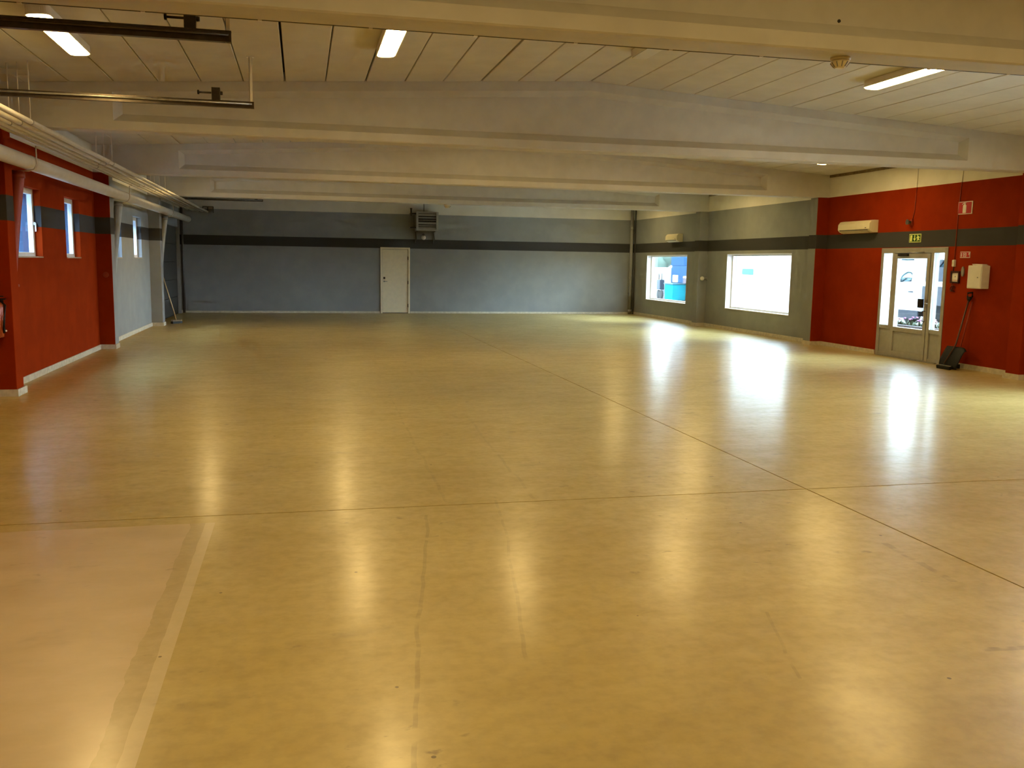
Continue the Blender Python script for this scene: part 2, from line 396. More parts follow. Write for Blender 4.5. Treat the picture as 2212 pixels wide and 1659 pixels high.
# white flush door in the back wall
d1 = tag(empty('door_1', (2.96, D, 0)), kind='structure')
MB().box(2.485, 2.545, D-.035, D+.12, 0, 2.12).box(3.375, 3.435, D-.035, D+.12, 0, 2.12).box(2.545, 3.375, D-.035, D+.12, 2.06, 2.12).build('door_frame', M_CREAM, d1, .004)
lf = MB().box(2.552, 3.368, D-.012, D+.032, .022, 2.052).build('door_leaf', M_CREAM, d1, .003)
MB().box(2.575, 2.635, D-.024, D-.012, 1.10, 1.17).build('lock_plate', M_DSTEEL, lf)
MB().lathe((2.605, D-.018, 1.03), [(.026, .006), (.026, -.008), (.012, -.02), (.012, -.045)], 14, 'y').tube([(2.605, D-.058, 1.03), (2.70, D-.062, 1.03)], .011, 8).build('door_handle', M_STEEL, lf)
for z in (.25, 1.0, 1.78): MB().tube([(3.371, D-.040, z-.055), (3.371, D-.040, z+.055)], .012, 8).build('hinge', M_DSTEEL, d1)
MB().box(2.548, 3.372, D-.0, D+.05, 0, .012).build('threshold', M_DGREY, d1)
MB().box(2.45, 3.47, D+.24, D+.29, -.015, 2.2).build('light_stop_board', M_DGREY, d1)  # unseen board added behind the leaf to block light at its edges

# glazed entrance door with two sidelights in the right wall
d2 = tag(empty('door_2', (XR, 14.955, 0)), kind='structure')
xa, xb = XR-.012, XR+.11
Y = [14.01, 14.12, 14.36, 14.46, 14.53, 15.20, 15.30, 15.36, 15.415, 15.60+.02, 15.80, 15.90]
fr = MB()
fr.box(xa, xb, 14.01, 14.09, 0, 2.082).box(xa, xb, 15.82, 15.90, 0, 2.082).box(xa, xb, 14.09, 15.82, 1.985, 2.082)      # outer
fr.box(xa, xb, 14.36, 14.44, 0, 1.985).box(xa, xb, 15.47, 15.55, 0, 1.985)                                                  # mullions
fr.build('door_frame', M_ALU, d2, .004)
MB().box(xb+.001, XR+.302, 14.01, 14.022, .0, 2.082).box(xb+.001, XR+.302, 15.888, 15.90, 0, 2.082).box(xb+.001, XR+.302, 14.022, 15.888, 2.07, 2.082).build('door_lining', M_WHITE, d2)
for ya, yb in ((14.09, 14.36), (15.55, 15.82)):                                                                               # sidelights
    MB().box(xa+.01, xb-.01, ya, yb, .53, .60).box(xa+.01, xb-.01, ya, yb, 0, .07).build('sidelight_rail', M_ALU, d2, .003)
    MB().box(xa+.03, xb-.03, ya, yb, .07, .53).build('sidelight_panel', M_ALU, d2)
    MB().box(XR+.016, XR+.022, ya, yb, .60, 1.985).build('pane', M_GLASS, d2)
lf = MB().box(xa-.008, XR+.07, 14.45, 14.53, .02, 1.975).box(xa-.008, XR+.07, 15.38, 15.46, .02, 1.975).box(xa-.008, XR+.07, 14.53, 15.38, .02, .12).box(xa-.008, XR+.07, 14.53, 15.38, .50, .585).box(xa-.008, XR+.07, 14.53, 15.38, 1.885, 1.975).build('door_leaf', M_ALU, d2, .004)
MB().box(XR+.075, xb, 14.44, 15.47, 1.955, 1.985).box(XR+.075, xb, 14.44, 14.475, .02, 1.955).box(XR+.075, xb, 15.435, 15.47, .02, 1.955).build('door_stop', M_ALU, d2)
MB().box(xa+.02, XR+.05, 14.53, 15.38, .12, .50).build('kick_panel', M_ALU, lf)
MB().box(XR+.016, XR+.022, 14.53, 15.38, .585, 1.885).build('pane', M_GLASS, lf)
MB().box(xa-.05, xa-.008, 14.535, 14.66, .985, 1.15).build('lock_box', M_BLACK, lf, .004)
MB().tube([(xa-.008, 14.49, .74), (xa-.05, 14.49, .74), (xa-.05, 14.49, .93), (xa-.008, 14.49, .93)], .011, 8).build('pull_handle', M_DSTEEL, lf)
MB().tube([(xa-.008, 14.47, 1.07), (xa-.045, 14.47, 1.07), (xa-.045, 14.40, 1.07)], .010, 8).box(xa-.014, xa-.007, 14.452, 14.488, .99, 1.14).build('lever_handle', M_STEEL, lf)
MB().box(xa-.06, xa-.001, 15.05, 15.32, 1.925, 1.975).build('door_closer', M_DSTEEL, d2, .004)
MB().tube([(xa-.04, 15.08, 1.985), (xa-.14, 14.92, 1.99), (xa-.015, 14.62, 1.998)], .009, 8).build('closer_arm', M_STEEL, d2)
MB().box(XR-.06, XR+.1, 14.09, 15.82, 0, .018).build('threshold', M_STEEL, d2)

# sectional overhead doors in the left wall
M_SECT = mat('dark_sectional_door', (.050, .049, .047), .5, vary=.12)
def sectional(name, h):
    y0, y1, z0, z1 = h; r = tag(empty(name, (XL, (y0+y1)/2, 0)), kind='structure')
    n = 5; ph = z1/n
    for i in range(n):
        MB().box(XL-.10, XL-.055, y0+.01, y1-.01, i*ph+.006+(.02 if i == 0 else 0), (i+1)*ph-.006).build('door_panel', M_SECT, r, .006)
    MB().box(XL-.20, XL-.17, y0-.05, y1+.05, -.015, z1+.05).build('light_blocker', M_BLACK, r)  # unseen black sheet added to stop daylight leaking between the panels
    MB().box(XL-.09, XL-.06, y0, y1, 0, .03).build('rubber_seal', M_BLACK, r)
    for yy, m in ((y0-.035, M_GREYP), (y1-.02, M_GREYP)): MB().box(XL-.05, XL+.045, yy, yy+.055, 0, z1+.28).build('guide_rail', m, r)
    MB().tube([(XL+.10, y0-.02, z1+.30), (XL+.10, y1+.02, z1+.30)], .022, 12).build('spring_shaft', M_DSTEEL, r)
    for yy in (y0+.9, y1-.9): MB().tube([(XL+.10, yy-.35, z1+.30), (XL+.10, yy+.35, z1+.30)], .045, 12).build('spring', M_DSTEEL, r)
    for yy in (y0-.02, (y0+y1)/2, y1+.0): MB().box(XL-.01, XL+.13, yy-.012, yy+.012, z1+.25, z1+.36).build('shaft_bracket', M_STEEL, r)
    return r
d3 = sectional('door_3', DOOR_L[0]); d4 = sectional('door_4', DOOR_L[1])
MB().box(XL-.055, XL+.01, 25.24, 25.36, .95, 1.03).build('door_handle', M_BLACK, d3)

# ------------------------------------------------------------------ ceiling lamps
def stadium(w, l, c, n=5):
    """rounded outline, centred; c = corner radius"""
    pts = []
    for cx, cy, a0 in ((w/2-c, l/2-c, 0), (-w/2+c, l/2-c, 90), (-w/2+c, -l/2+c, 180), (w/2-c, -l/2+c, 270)):
        for i in range(n+1):
            a = math.radians(a0+90*i/n); pts.append((cx+c*math.cos(a), cy+c*math.sin(a)))
    return pts
def make_lamp(lit):
    r = empty('fluorescent_lamp', (0, 0, 0))
    MB().prism(stadium(.20, 1.57, .06), lambda u, v, w: (u, v, w), -.076, 0).build('housing', M_WHITE, r)
    b = MB(); o1 = stadium(.186, 1.556, .058); n = len(o1)
    b.v += [(x, y, -.0765) for x, y in o1] + [(x*.93, y*.99, -.083) for x, y in o1]
    for i in range(n): b.f.append((i, (i+1) % n, n+(i+1) % n, n+i)); b.smooth.append(True)
    b.f.append(tuple(range(n, 2*n))); b.smooth.append(False); b.f.append(tuple(reversed(range(n)))); b.smooth.append(False)
    b.build('diffuser', M_TUBE if lit else M_UNLIT, r)
    for yy in (-.792, .772): MB().box(-.03, .03, yy, yy+.02, -.06, -.02).build('end_cap', M_PLAST, r)
    return r
LX = [-2.10, .90, 3.74, 6.70, 9.72]; ROWS = [(-2.6, 'behind'), (3.35, 'near'), (9.28, 'A'), (15.26, 'B'), (21.25, 'C'), (27.2, 'D')]
UNLIT = {(9.28, 3.74), (15.26, -2.10), (-2.6, 3.74), (-2.6, -2.10), (-2.6, .90), (-2.6, 6.70), (21.25, 3.74), (21.25, 6.70), (27.2, -2.10), (27.2, .90), (27.2, 3.74), (27.2, 6.70)}
lit0, off0 = make_lamp(True), make_lamp(False); used = {True: False, False: False}
seen = {(9.28, -2.10): 'lit white ceiling lamp partly hidden behind a dark overhead door track', (9.28, .90): 'lit white ceiling lamp left of the ridge, just past the nearest beam',
        (9.28, 6.70): 'lit long narrow ceiling lamp near the smoke detector, right of the ridge', (15.26, 9.72): 'small sliver of lit ceiling lamp above the red wall and glazed door',
        (9.28, 3.74): 'unlit grey ceiling lamp peeking out behind the nearest beam', (15.26, -2.10): 'unlit grey ceiling lamp behind the second beam above the white pipes',
        (9.28, 9.72): 'lit ceiling lamp by the right wall beyond the edge of the picture'}
rown = {-2.6: 'behind the camera', 3.35: 'overhead in front of the nearest beam', 15.26: 'hidden behind the first full beam', 21.25: 'hidden behind the second full beam', 27.2: 'hidden between the last beam and back wall'}
coln = {-2.10: 'by the left wall pipes', .90: 'left of the ridge', 3.74: 'under the ridge', 6.70: 'right of the ridge', 9.72: 'by the right wall'}
for y, rn in ROWS:
    for x in LX:
        lit = (y, x) not in UNLIT; src = lit0 if lit else off0
        o = copy_tree(src) if used[lit] else src; used[lit] = True
        o.location = (x, y, roof(x)-(.008 if abs(x-RX) < .1 else .003))
        o.rotation_euler = (0, math.atan(SL)*(1 if x > RX+.1 else -1 if x < RX-.1 else 0), 0)
        tag(o, seen.get((y, x)) or ('%s ceiling lamp %s, %s' % ('lit' if lit else 'unlit', coln[x], rown.get(y, ''))), 'ceiling lamp', 'ceiling lamps in rows between the beams')

# ------------------------------------------------------------------ cable clipped under the nearest beam, smoke detectors
r = tag(empty('beam_cable', (3.0, 6.185, 3.19)), 'thin dark cable clipped along the far lower edge of nearest beam', 'cable')
MB().tube([(XL+.3, 6.187, 3.186), (XR-.3, 6.187, 3.186)], .007, 8).build('cable', M_DGREY, r)
x = -3.0
while x < 10.8:
    MB().box(x-.012, x+.012, 6.172, 6.197, 3.176, 3.196).build('cable_clip', M_WHITE, r); x += .692
def smoke(loc, s, label):
    r = tag(empty('smoke_detector', loc), label, 'detector', 'smoke detectors under the beams')
    MB().lathe(loc, [(.068*s, 0), (.068*s, -.016*s), (.055*s, -.02*s)], 20).build('base', M_PLAST, r)
    MB().lathe(loc, [(.062*s, -.02*s), (.060*s, -.035*s), (.036*s, -.066*s), (.030*s, -.070*s)], 20).build('sensor_head', M_YPLAST, r)
    for k in range(10):
        a = 2*math.pi*k/10; c, q = math.cos(a), math.sin(a)
        MB().obox((loc[0]+.050*s*c, loc[1]+.052*s*q, loc[2]-.048*s), (.003*s*-q, .003*s*c, 0), (.012*s*c, .012*s*q, .014*s), (.004*s*c, .004*s*q, -.003*s)).build('vent_rib', M_GREYP, r)
smoke((3.78, 6.05, 3.18), 1.05, 'large white smoke detector under the nearest beam, beside the long lamp')
smoke((3.76, 24.0, 3.18), 1.35, 'tiny smoke detector under the farthest beam, right of the wall heater')

# ------------------------------------------------------------------ overhead door tracks
M_TRK = mat('dark_track_steel', (.080, .062, .045), .32, .65, vary=.2, scale=15)
def track(y, xe, z, bump_x, label, bumper=True, hang=True, h=.036):
    r = tag(empty('door_track', (xe, y, z)), label, 'door track', 'overhead door tracks')
    x0 = XL+.12
    MB().box(x0, xe, y-.026, y+.026, z+h-.006, z+h).box(x0, xe, y-.026, y-.020, z-h, z+h-.006).box(x0, xe, y+.012, y+.026, z-h, z-h+.008).box(x0, xe, y-.02, y+.012, z-h, z-h+.004).build('rail', M_TRK, r)
    MB().tube([(x0, y-.045, z+h*.2), (xe-.02, y-.045, z+h*.2)], .011, 8).build('edge_tube', M_STEEL if h < .04 else M_TRK, r)
    if bumper:
        MB().box(bump_x-.045, bump_x+.045, y-.03, y+.03, z+h, z+h+.13).build('bumper_block', M_DSTEEL, r, .004)
        MB().tube([(bump_x-.17, y, z+h+.075), (bump_x+.065, y, z+h+.075)], .010, 8).build('bumper_rod', M_DSTEEL, r)
        MB().lathe((bump_x-.18, y, z+h+.075), [(.022, -.008), (.024, 0), (.022, .01)], 10, 'x').build('bumper_head', M_BLACK, r)
        MB().lathe((bump_x+.05, y, z+h+.075), [(.022, -.004), (.018, .02)], 6, 'x').build('nut', M_DSTEEL, r)
    if hang:
        zt = roof(xe)
        MB().box(xe-.045, xe-.012, y-.010, y-.004, z-h, zt).box(xe-.045, xe-.04, y-.010, y+.02, z-h, zt).build('hanger_strap', M_WHITE, r)
        MB().box(xe-.07, xe+.01, y-.03, y+.03, zt-.012, zt-.002).build('ceiling_plate', M_WHITE, r)
        MB().lathe((xe-.03, y-.014, z+h*.3), [(.012, 0), (.012, -.012)], 6, 'y').build('bolt', M_STEEL, r)
    return r
track(7.62, -.50, 3.385, -.80, 'near dark overhead door track crossing in front of a lit lamp', h=.042)
track(10.46, -.47, 3.325, -.86, 'second overhead door track with bumper, hung on a white strap', h=.034)
track(28.9, -1.10, 3.43, -1.30, 'distant dark overhead door track below the farthest beam', True, False, .03)
MB_ = tag(MB().box(XL+.05, -2.83, 11.0, 11.06, 3.60, 3.655).build('ceiling_batten', M_CEIL), 'short pale batten under the ceiling above the second door track', 'batten')

# ------------------------------------------------------------------ pipes along the left wall
r = tag(empty('ventilation_duct', (-3.2, 11.9, 2.8)), 'thick white round duct running along the left wall', 'duct')
MB().tube([(-3.2, Y0+.3, 2.80), (-3.2, 28.3, 2.80)], .088, 24).build('duct_run', M_DUCT, r)
MB().lathe((-3.2, 28.3, 2.80), [(.088, 0), (.075, .03), (.04, .045)], 24, 'y').build('end_cap', M_DUCT, r)
for y in (6.2, 12.32, 18.5, 24.5):
    MB().lathe((-3.2, y, 2.80), [(.092, -.02), (.092, .02)], 24, 'y').build('joint_ring', M_PIPE, r)
    MB().tube([(-3.2+.094, y-.06, 3.0), (-3.2+.094, y-.06, 2.79), (-3.2+.06, y-.06, 2.715), (-3.2, y-.06, 2.70), (-3.36, y-.06, 2.70)], .008, 8).build('duct_hanger', M_PIPE, r)
PIPES = [(-2.755, 3.08, .029, 'front white heating pipe, nearest the room, along the left wall'), (-2.875, 3.075, .027, 'second white heating pipe from the room along the left wall'),
         (-2.985, 3.07, .020, 'third white heating pipe from the room along the left wall'), (-3.085, 3.075, .026, 'fourth white heating pipe from the room along the left wall'), (-3.215, 3.085, .016, 'thin white pipe closest to the left wall, above the duct')]
for i, (x, z, rad, lab) in enumerate(PIPES):
    r = tag(empty('heating_pipe', (x, 12, z)), lab, 'pipe', 'white heating pipes along the left wall')
    MB().tube([(x, Y0+.3, z), (x, 29.45-.25*i, z)], rad, 14).build('pipe_run', M_PIPE, r)
    for y in (14.7, 19.3, 26.8): MB().lathe((x, y, z), [(rad+.003, -.035), (rad+.006, -.03), (rad+.006, .03), (rad+.003, .035)], 14, 'y').build('coupling', M_PIPE, r)
    for y in ((10.73, 15.0, 20.55) if i < 3 else (15.4, 20.7)):
        if i < 4:
            MB().tube([(x, y+.05*i, z+rad), (x, y+.05*i, roof(x)-.001)], .005, 6).build('hanger_rod', M_PIPE, r)
            MB().lathe((x, y+.05*i, z), [(rad+.004, -.012), (rad+.004, .012)], 14, 'y').build('pipe_clamp', M_STEEL, r)
# sloping drain pipes dropping behind each pilaster
for y, dx, m, lab in ((12.30, -.072, M_REDP, 'red-painted drain pipe dropping from the duct behind the nearest left pilaster'), (18.32, -.026, M_GREYB, 'grey drain pipe below the duct where red wall meets grey'), (24.34, -.045, M_GREYB, 'grey drain pipe below the duct beside the dark overhead door')):
    r = tag(empty('drain_pipe', (-3.36, y, 0)), lab, 'drain pipe', 'drain pipes below the duct')
    MB().tube([(-3.26+dx, y, 2.70), (-3.27+dx, y, 2.58), (-3.325+dx, y+.02, 2.2), (-3.41+dx*.9, y+.04, 1.5), (-3.46+dx*.6, y+.05, 1.1), (-3.49+dx*.6, y+.05, .0)], [.074, .074, .072, .066, .058, .055], 18).build('pipe_run', m, r)
    MB().lathe((-3.262+dx, y, 2.645), [(.080, -.03), (.080, .03)], 18).build('collar', m, r)
    MB().box(-3.615, -3.40, y+.02, y+.07, 1.30, 1.33).build('wall_bracket', m, r)

# ------------------------------------------------------------------ left wall: extinguisher, valve, broom
r = tag(empty('fire_extinguisher', (-3.50, 11.79, .72)), 'fire extinguisher hanging on the near face of the nearest left pilaster', 'extinguisher')
M_EXT = mat('extinguisher_red', (.36, .06, .012), .3, vary=.08)
MB().lathe((-3.50, 11.79, .72), [(.05, 0), (.066, .012), (.068, .36), (.055, .41), (.022, .44)], 20).build('cylinder', M_EXT, r)
MB().box(-3.515, -3.40, 11.765, 11.80, 1.165, 1.18).box(-3.515, -3.42, 11.77, 11.795, 1.20, 1.212).tube([(-3.50, 11.79, 1.15), (-3.50, 11.79, 1.20)], .016, 10).build('valve_handle', M_BLACK, r)
MB().tube([(-3.47, 11.78, 1.165), (-3.40, 11.765, 1.10), (-3.415, 11.755, .95), (-3.425, 11.75, .82)], .011, 8).build('hose', M_BLACK, r)
MB().lathe((-3.43, 11.775, .80), [(.013, -.03), (.016, .03)], 10).build('nozzle', M_BLACK, r)
MB().sphere((-3.405, 11.76, .80), .011).build('safety_tag', M_SIGNW, r)
MB().box(-3.55, -3.45, 11.845, 11.88, .85, 1.16).build('wall_hook', M_DSTEEL, r)
r = tag(empty('wall_valve', (-3.45, 17.86, 1.36)), 'small dark red valve wheel on the left pilaster before the grey wall', 'valve')
MB().tube([(-3.45, 17.87, 1.36), (-3.45, 17.76, 1.36)], .014, 10).build('stem', M_REDP, r)
MB().lathe((-3.45, 17.77, 1.36), [(.045, -.012), (.05, 0), (.045, .012)], 14, 'y').build('handwheel', M_REDP, r)
r = tag(empty('push_broom', (-3.16, 24.75, 0)), 'push broom with pale handle leaning beside the dark overhead door', 'broom')
MB().obox((-3.16, 24.78, .075), (.10, .13, 0), (-.026, .02, 0), (0, 0, .02)).build('broom_head', M_BROWN, r, .004)
MB().obox((-3.16, 24.78, .028), (.10, .13, 0), (-.03, .023, 0), (0, 0, .028)).build('bristles', M_BLACK, r)
MB().tube([(-3.16, 24.78, .09), (-3.56, 25.12, 1.42)], .013, 10).build('handle', M_WOOD, r)

# ------------------------------------------------------------------ back wall: heater, globe lamp, corner pipes, bracket
hx, hz, hy = 3.60, 2.645, 29.20
r = tag(empty('unit_heater', (3.9, 29.45, 2.64)), 'grey louvred fan heater mounted above the white back door', 'heater')
HM = mat('heater_grey', (.30, .29, .26), .45, .2, vary=.06)
x0, x1, z0, z1 = 3.585, 4.285, 2.655, 3.255
MB().box(x0, x1, hy+.06, 29.60, z0, z1).build('casing', HM, r, .008)
MB().box(x0-.005, x0+.065, hy, hy+.06, z0, z1).box(x1-.065, x1+.005, hy, hy+.06, z0, z1).box(x0+.065, x1-.065, hy, hy+.06, z0, z0+.05).box(x0+.065, x1-.065, hy, hy+.06, z1-.05, z1).build('front_frame', HM, r, .004)
MB().box(x0+.065, x1-.065, hy+.050, hy+.059, z0+.05, z1-.05).build('grille_back', M_BLACK, r)
for i, (zc, tilt) in enumerate(((3.155, .2), (3.065, .75), (2.985, 1.0), (2.895, .25), (2.815, .75), (2.735, .2))):
    MB().obox(((x0+x1)/2, hy+.028, zc), ((x1-x0)/2-.068, 0, 0), (0, math.sin(tilt)*.026, math.cos(tilt)*.034), (0, .003*math.cos(tilt), -.003*math.sin(tilt))).build('louvre', HM, r)
for xx in (x0+.03, x1-.09):
    MB().box(xx-.012, xx+.012, 29.66, 29.70, 2.28, 2.655).box(xx-.012, xx+.012, hy+.06, 29.70, 2.625, 2.655).obox((xx, 29.53, 2.50), (.008, 0, 0), (0, .16, .14), (0, .008, -.009)).build('wall_bracket', M_DGREY, r)
for zz in (2.75, 3.19): MB().tube([(x0, 29.28, zz), (x0-.16, 29.28, zz), (x0-.16, 29.62, zz)], .022, 10).build('water_pipe', M_DSTEEL, r)
MB().tube([(x0-.16, 29.28, 3.12), (x0-.16, 29.28, 3.33)], .026, 10).lathe((x0-.16, 29.28, 3.34), [(.03, -.02), (.04, 0), (.03, .02)], 10).build('valve', M_DSTEEL, r)
MB().tube([(3.88, 29.64, 3.25), (3.88, 29.66, 3.8)], .010, 8).build('power_conduit', M_DGREY, r)
r = tag(empty('globe_lamp', (3.86, 29.6, 2.46)), 'small unlit white globe lamp under the grey wall heater', 'wall lamp')
MB().sphere((3.86, 29.56, 2.45), .075).build('globe', M_PLAST, r)
MB().lathe((3.86, 29.56, 2.51), [(.045, 0), (.045, .05), (.03, .06)], 14).tube([(3.86, 29.56, 2.56), (3.86, 29.70, 2.58)], .018, 8).build('holder', M_DGREY, r)
r = tag(empty('corner_downpipe', (10.98, 29.58, 0)), 'grey downpipe with collars in the back right corner', 'downpipe')
MB().tube([(10.98, 29.58, 0.0), (10.98, 29.58, 3.62)], .055, 18).build('pipe_run', M_GREYP, r)
for z in (.10, 1.22, 2.93): MB().lathe((10.98, 29.58, z), [(.062, -.06), (.062, .06)], 18).build('collar', M_GREYP, r)
for z in (.7, 2.1): MB().box(10.95, 11.01, 29.58, 29.70, z-.015, z+.015).build('pipe_bracket', M_DGREY, r)
tag(MB().tube([(11.075, 29.50, .0), (11.075, 29.50, 3.62)], .020, 10).build('corner_cable_pipe', M_DGREY), 'thin dark vertical pipe right of the corner downpipe', 'pipe')
r = tag(empty('wall_bracket', (-2.72, 29.7, 3.15)), 'small dark square bracket on the back wall where the pipes end', 'bracket')
MB().box(-2.92, -2.60, 29.62, 29.70, 3.235, 3.255).build('top_bar', M_DGREY, r)
for xx in (-2.92, -2.78, -2.62): MB().box(xx, xx+.02, 29.62, 29.70, 3.06, 3.235).build('upright', M_DGREY, r)
r = tag(empty('wall_cable', (-3.4, D, 0)), 'dark vertical cable pipe on the back wall by the overhead door', 'cable')
MB().tube([(-3.54, 29.66, 0), (-3.54, 29.66, 3.5)], .035, 10).build('pipe_run', M_DGREY, r)

# ------------------------------------------------------------------ right wall: air conditioners
def air_con(y0, y1, z0, z1, label, m):
    r = tag(empty('air_conditioner', (XR, (y0+y1)/2, z0)), label, 'air conditioner', 'wall air conditioners')
    h = z1-z0; d = .20
    prof = [(0, 0), (0, h), (-.10, h), (-.155, h-.012), (-d, h-.07), (-d-.005, .07), (-.17, .03), (-.11, 0)]
    MB().prism([(XR+u, z0+v) for u, v in prof], lambda u, v, w: (u, w, v), y0, y1).build('casing', m, r, .006)
    MB().prism([(XR-.104, z0-.002), (XR-.112, z0-.008), (XR-.178, z0+.026), (XR-.170, z0+.032)], lambda u, v, w: (u, w, v), y0+.08, y1-.06).build('air_flap', m, r)
    MB().obox((XR-.192, (y0+y1)/2, z0+.058), (0, (y1-y0)/2-.06, 0), (.012, 0, .010), (.003, 0, -.004)).build('outlet_slot', M_DGREY, r)
    MB().box(XR-d-.007, XR-d-.001, y0+.10, y0+.14, z0+.085, z0+.10).build('indicator', M_DGREY, r)
air_con(25.57, 26.44, 2.385, 2.63, 'small white air conditioner above the far window on grey wall', M_YPLAST)
air_con(16.08, 17.16, 2.395, 2.64, 'white air conditioner on the red wall left of the glazed door', M_YPLAST)
# siren with its cable, cables
r = tag(empty('alarm_siren', (XR-.06, 15.05, 2.55)), 'small dark alarm siren hanging from a cable above the glazed door', 'siren')
MB().box(XR-.03, XR-.001, 15.02, 15.09, 2.50, 2.60).build('back_plate', M_REDP, r)
MB().lathe((XR-.03, 15.06, 2.555), [(.02, 0), (.022, -.03), (.045, -.07), (.05, -.075)], 16, 'x').build('horn', M_DGREY, r)
MB().sphere((XR-.05, 15.10, 2.545), .032).build('bell', M_STEEL, r)
MB().tube([(XR-.008, 15.04, 2.60), (XR-.008, 15.00, 2.75), (XR-.008, 14.985, 3.185)], .007, 6).build('cable', M_REDP, r)
MB().tube([(XR-.008, 14.985, 3.185), (XR-.008, 14.985, 3.57)], .007, 6).build('white_cable', M_WHITE, r)
# exit sign
def plate(b, y0, y1, z0, z1, x0, x1): return b.box(XR-x1, XR-x0, y0, y1, z0, z1)
def poly_wall(b, pts, x0, x1):   # pts in (s,t): s to the right in the picture = -y
    return b.prism(pts, lambda u, v, w: (XR-w, u, v), x0, x1)
r = tag(empty('exit_sign', (XR, 14.925, 2.18)), 'green emergency exit sign with running figure above the glazed door', 'sign')
ya, yb, za, zb = 15.095, 14.765, 2.180, 2.335
def st(s, t): return (ya+(yb-ya)*s, za+(zb-za)*t)
plate(MB(), yb, ya, za, zb, 0, .010).build('border', M_GLOWP, r)
poly_wall(MB(), [st(.04, .09), st(.96, .09), st(.96, .91), st(.04, .91)], .010, .014).build('green_field', M_GREENS, r)
poly_wall(MB(), [st(.09, .13), st(.27, .13), st(.29, .84), st(.11, .84)], .014, .018).build('door_symbol', M_GLOWP, r)
poly_wall(MB(), [st(.46, .86), st(.53, .86), st(.53, .46), st(.60, .46), st(.50, .16), st(.38, .46), st(.46, .46)], .014, .018).build('arrow', M_GLOWP, r)
run = MB()
poly_wall(run, [st(.735+.035*math.cos(a*.7854), .80+.075*math.sin(a*.7854)) for a in range(8)], .014, .018)
poly_wall(run, [st(.70, .70), st(.83, .73), st(.84, .44), st(.74, .40)], .014, .018)                     # torso
poly_wall(run, [st(.72, .66), st(.73, .58), st(.66, .44), st(.63, .49)], .014, .018)                     # front arm
poly_wall(run, [st(.80, .74), st(.88, .66), st(.93, .52), st(.90, .48), st(.86, .60), st(.80, .66)], .014, .018)  # rear arm
poly_wall(run, [st(.74, .44), st(.80, .40), st(.74, .16), st(.68, .16), st(.71, .30)], .014, .018)       # front leg
poly_wall(run, [st(.78, .44), st(.85, .46), st(.87, .32), st(.94, .30), st(.93, .22), st(.82, .24)], .014, .018)   # rear leg
run.build('running_figure', M_GLOWP, r)
# extinguisher sign
r = tag(empty('extinguisher_sign', (XR, 13.67, 2.63)), 'red sign with white fire extinguisher symbol high on the red wall', 'sign')
ya, yb, za, zb = 13.835, 13.495, 2.635, 2.85
plate(MB(), yb, ya, za, zb, 0, .012).build('border', M_SIGNW, r)
poly_wall(MB(), [st(.035, .06), st(.945, .06), st(.945, .94), st(.035, .94)], .012, .016).build('red_field', M_REDS, r)
poly_wall(MB(), [st(.36, .10), st(.60, .10), st(.60, .66), st(.56, .74), st(.51, .78), st(.45, .78), st(.40, .74), st(.36, .66)], .016, .020).build('extinguisher_symbol', M_SIGNW, r)
poly_wall(poly_wall(MB(), [st(.45, .78), st(.52, .78), st(.52, .84), st(.45, .84)], .016, .020), [st(.58, .85), st(.58, .89), st(.44, .91), st(.34, .86), st(.28, .76), st(.31, .74), st(.37, .82), st(.45, .85)], .016, .020).build('hose_symbol', M_SIGNW, r)
# small fire alarm sign
r = tag(empty('fire_point_sign', (XR, 13.583, 1.893)), 'small red outlined fire sign above the white wall box', 'sign')
ya, yb, za, zb = 13.70, 13.465, 1.893, 1.998
plate(MB(), yb, ya, za, zb, 0, .008).build('border', M_SIGNW, r)
poly_wall(MB(), [st(.04, .09), st(.96, .09), st(.96, .91), st(.04, .91)], .008, .011).build('red_field', M_REDS, r)
poly_wall(MB(), [st(.12, .18), st(.20, .18), st(.20, .80), st(.12, .80)], .011, .014).build('bar_symbol', M_SIGNW, r)
b = MB()
for u0, u1, v0, v1 in ((.33, .38, .18, .80), (.60, .65, .18, .80), (.38, .60, .18, .26), (.38, .60, .72, .80)): poly_wall(b, [st(u0, v0), st(u1, v0), st(u1, v1), st(u0, v1)], .011, .014)
poly_wall(b, [st(.49+.06*math.cos(a*.7854), .49+.13*math.sin(a*.7854)) for a in range(8)], .011, .014); b.build('call_point_symbol', M_SIGNW, r)
poly_wall(poly_wall(MB(), [st(.88, .62), st(.97, .62), st(.97, .84), st(.91, .84)], .011, .014), [st(.86, .46), st(.97, .46), st(.97, .56), st(.89, .58)], .011, .014).build('flame_symbol', M_SIGNW, r)
# conduit with switch
r = tag(empty('wall_conduit', (XR, 13.8, 1.66)), 'vertical dark red cable running down the red wall to the framed notice', 'cable')
MB().tube([(XR-.008, 13.775, 3.57), (XR-.008, 13.80, 3.185)], .008, 6).build('white_cable', M_WHITE, r)
MB().tube([(XR-.008, 13.80, 3.185), (XR-.008, 13.83, 2.60), (XR-.008, 13.835, 1.86)], .008, 6).build('red_cable', M_REDP, r)
MB().tube([(XR-.010, 13.832, 1.75), (XR-.010, 13.84, 1.64)], .007, 6).build('cable_tail', M_BLACK, r)
r = tag(empty('light_switch', (XR, 13.83, 1.80)), 'small white switch above the framed notice beside the glazed door', 'switch')
MB().box(XR-.035, XR-.016, 13.805, 13.86, 1.745, 1.855).build('switch_body', M_PLAST, r, .004)
MB().box(XR-.040, XR-.035, 13.818, 13.846, 1.78, 1.82).build('rocker', M_YPLAST, r)
MB().box(XR-.016, XR, 13.80, 13.865, 1.74, 1.86).build('back_plate', M_PLAST, r)
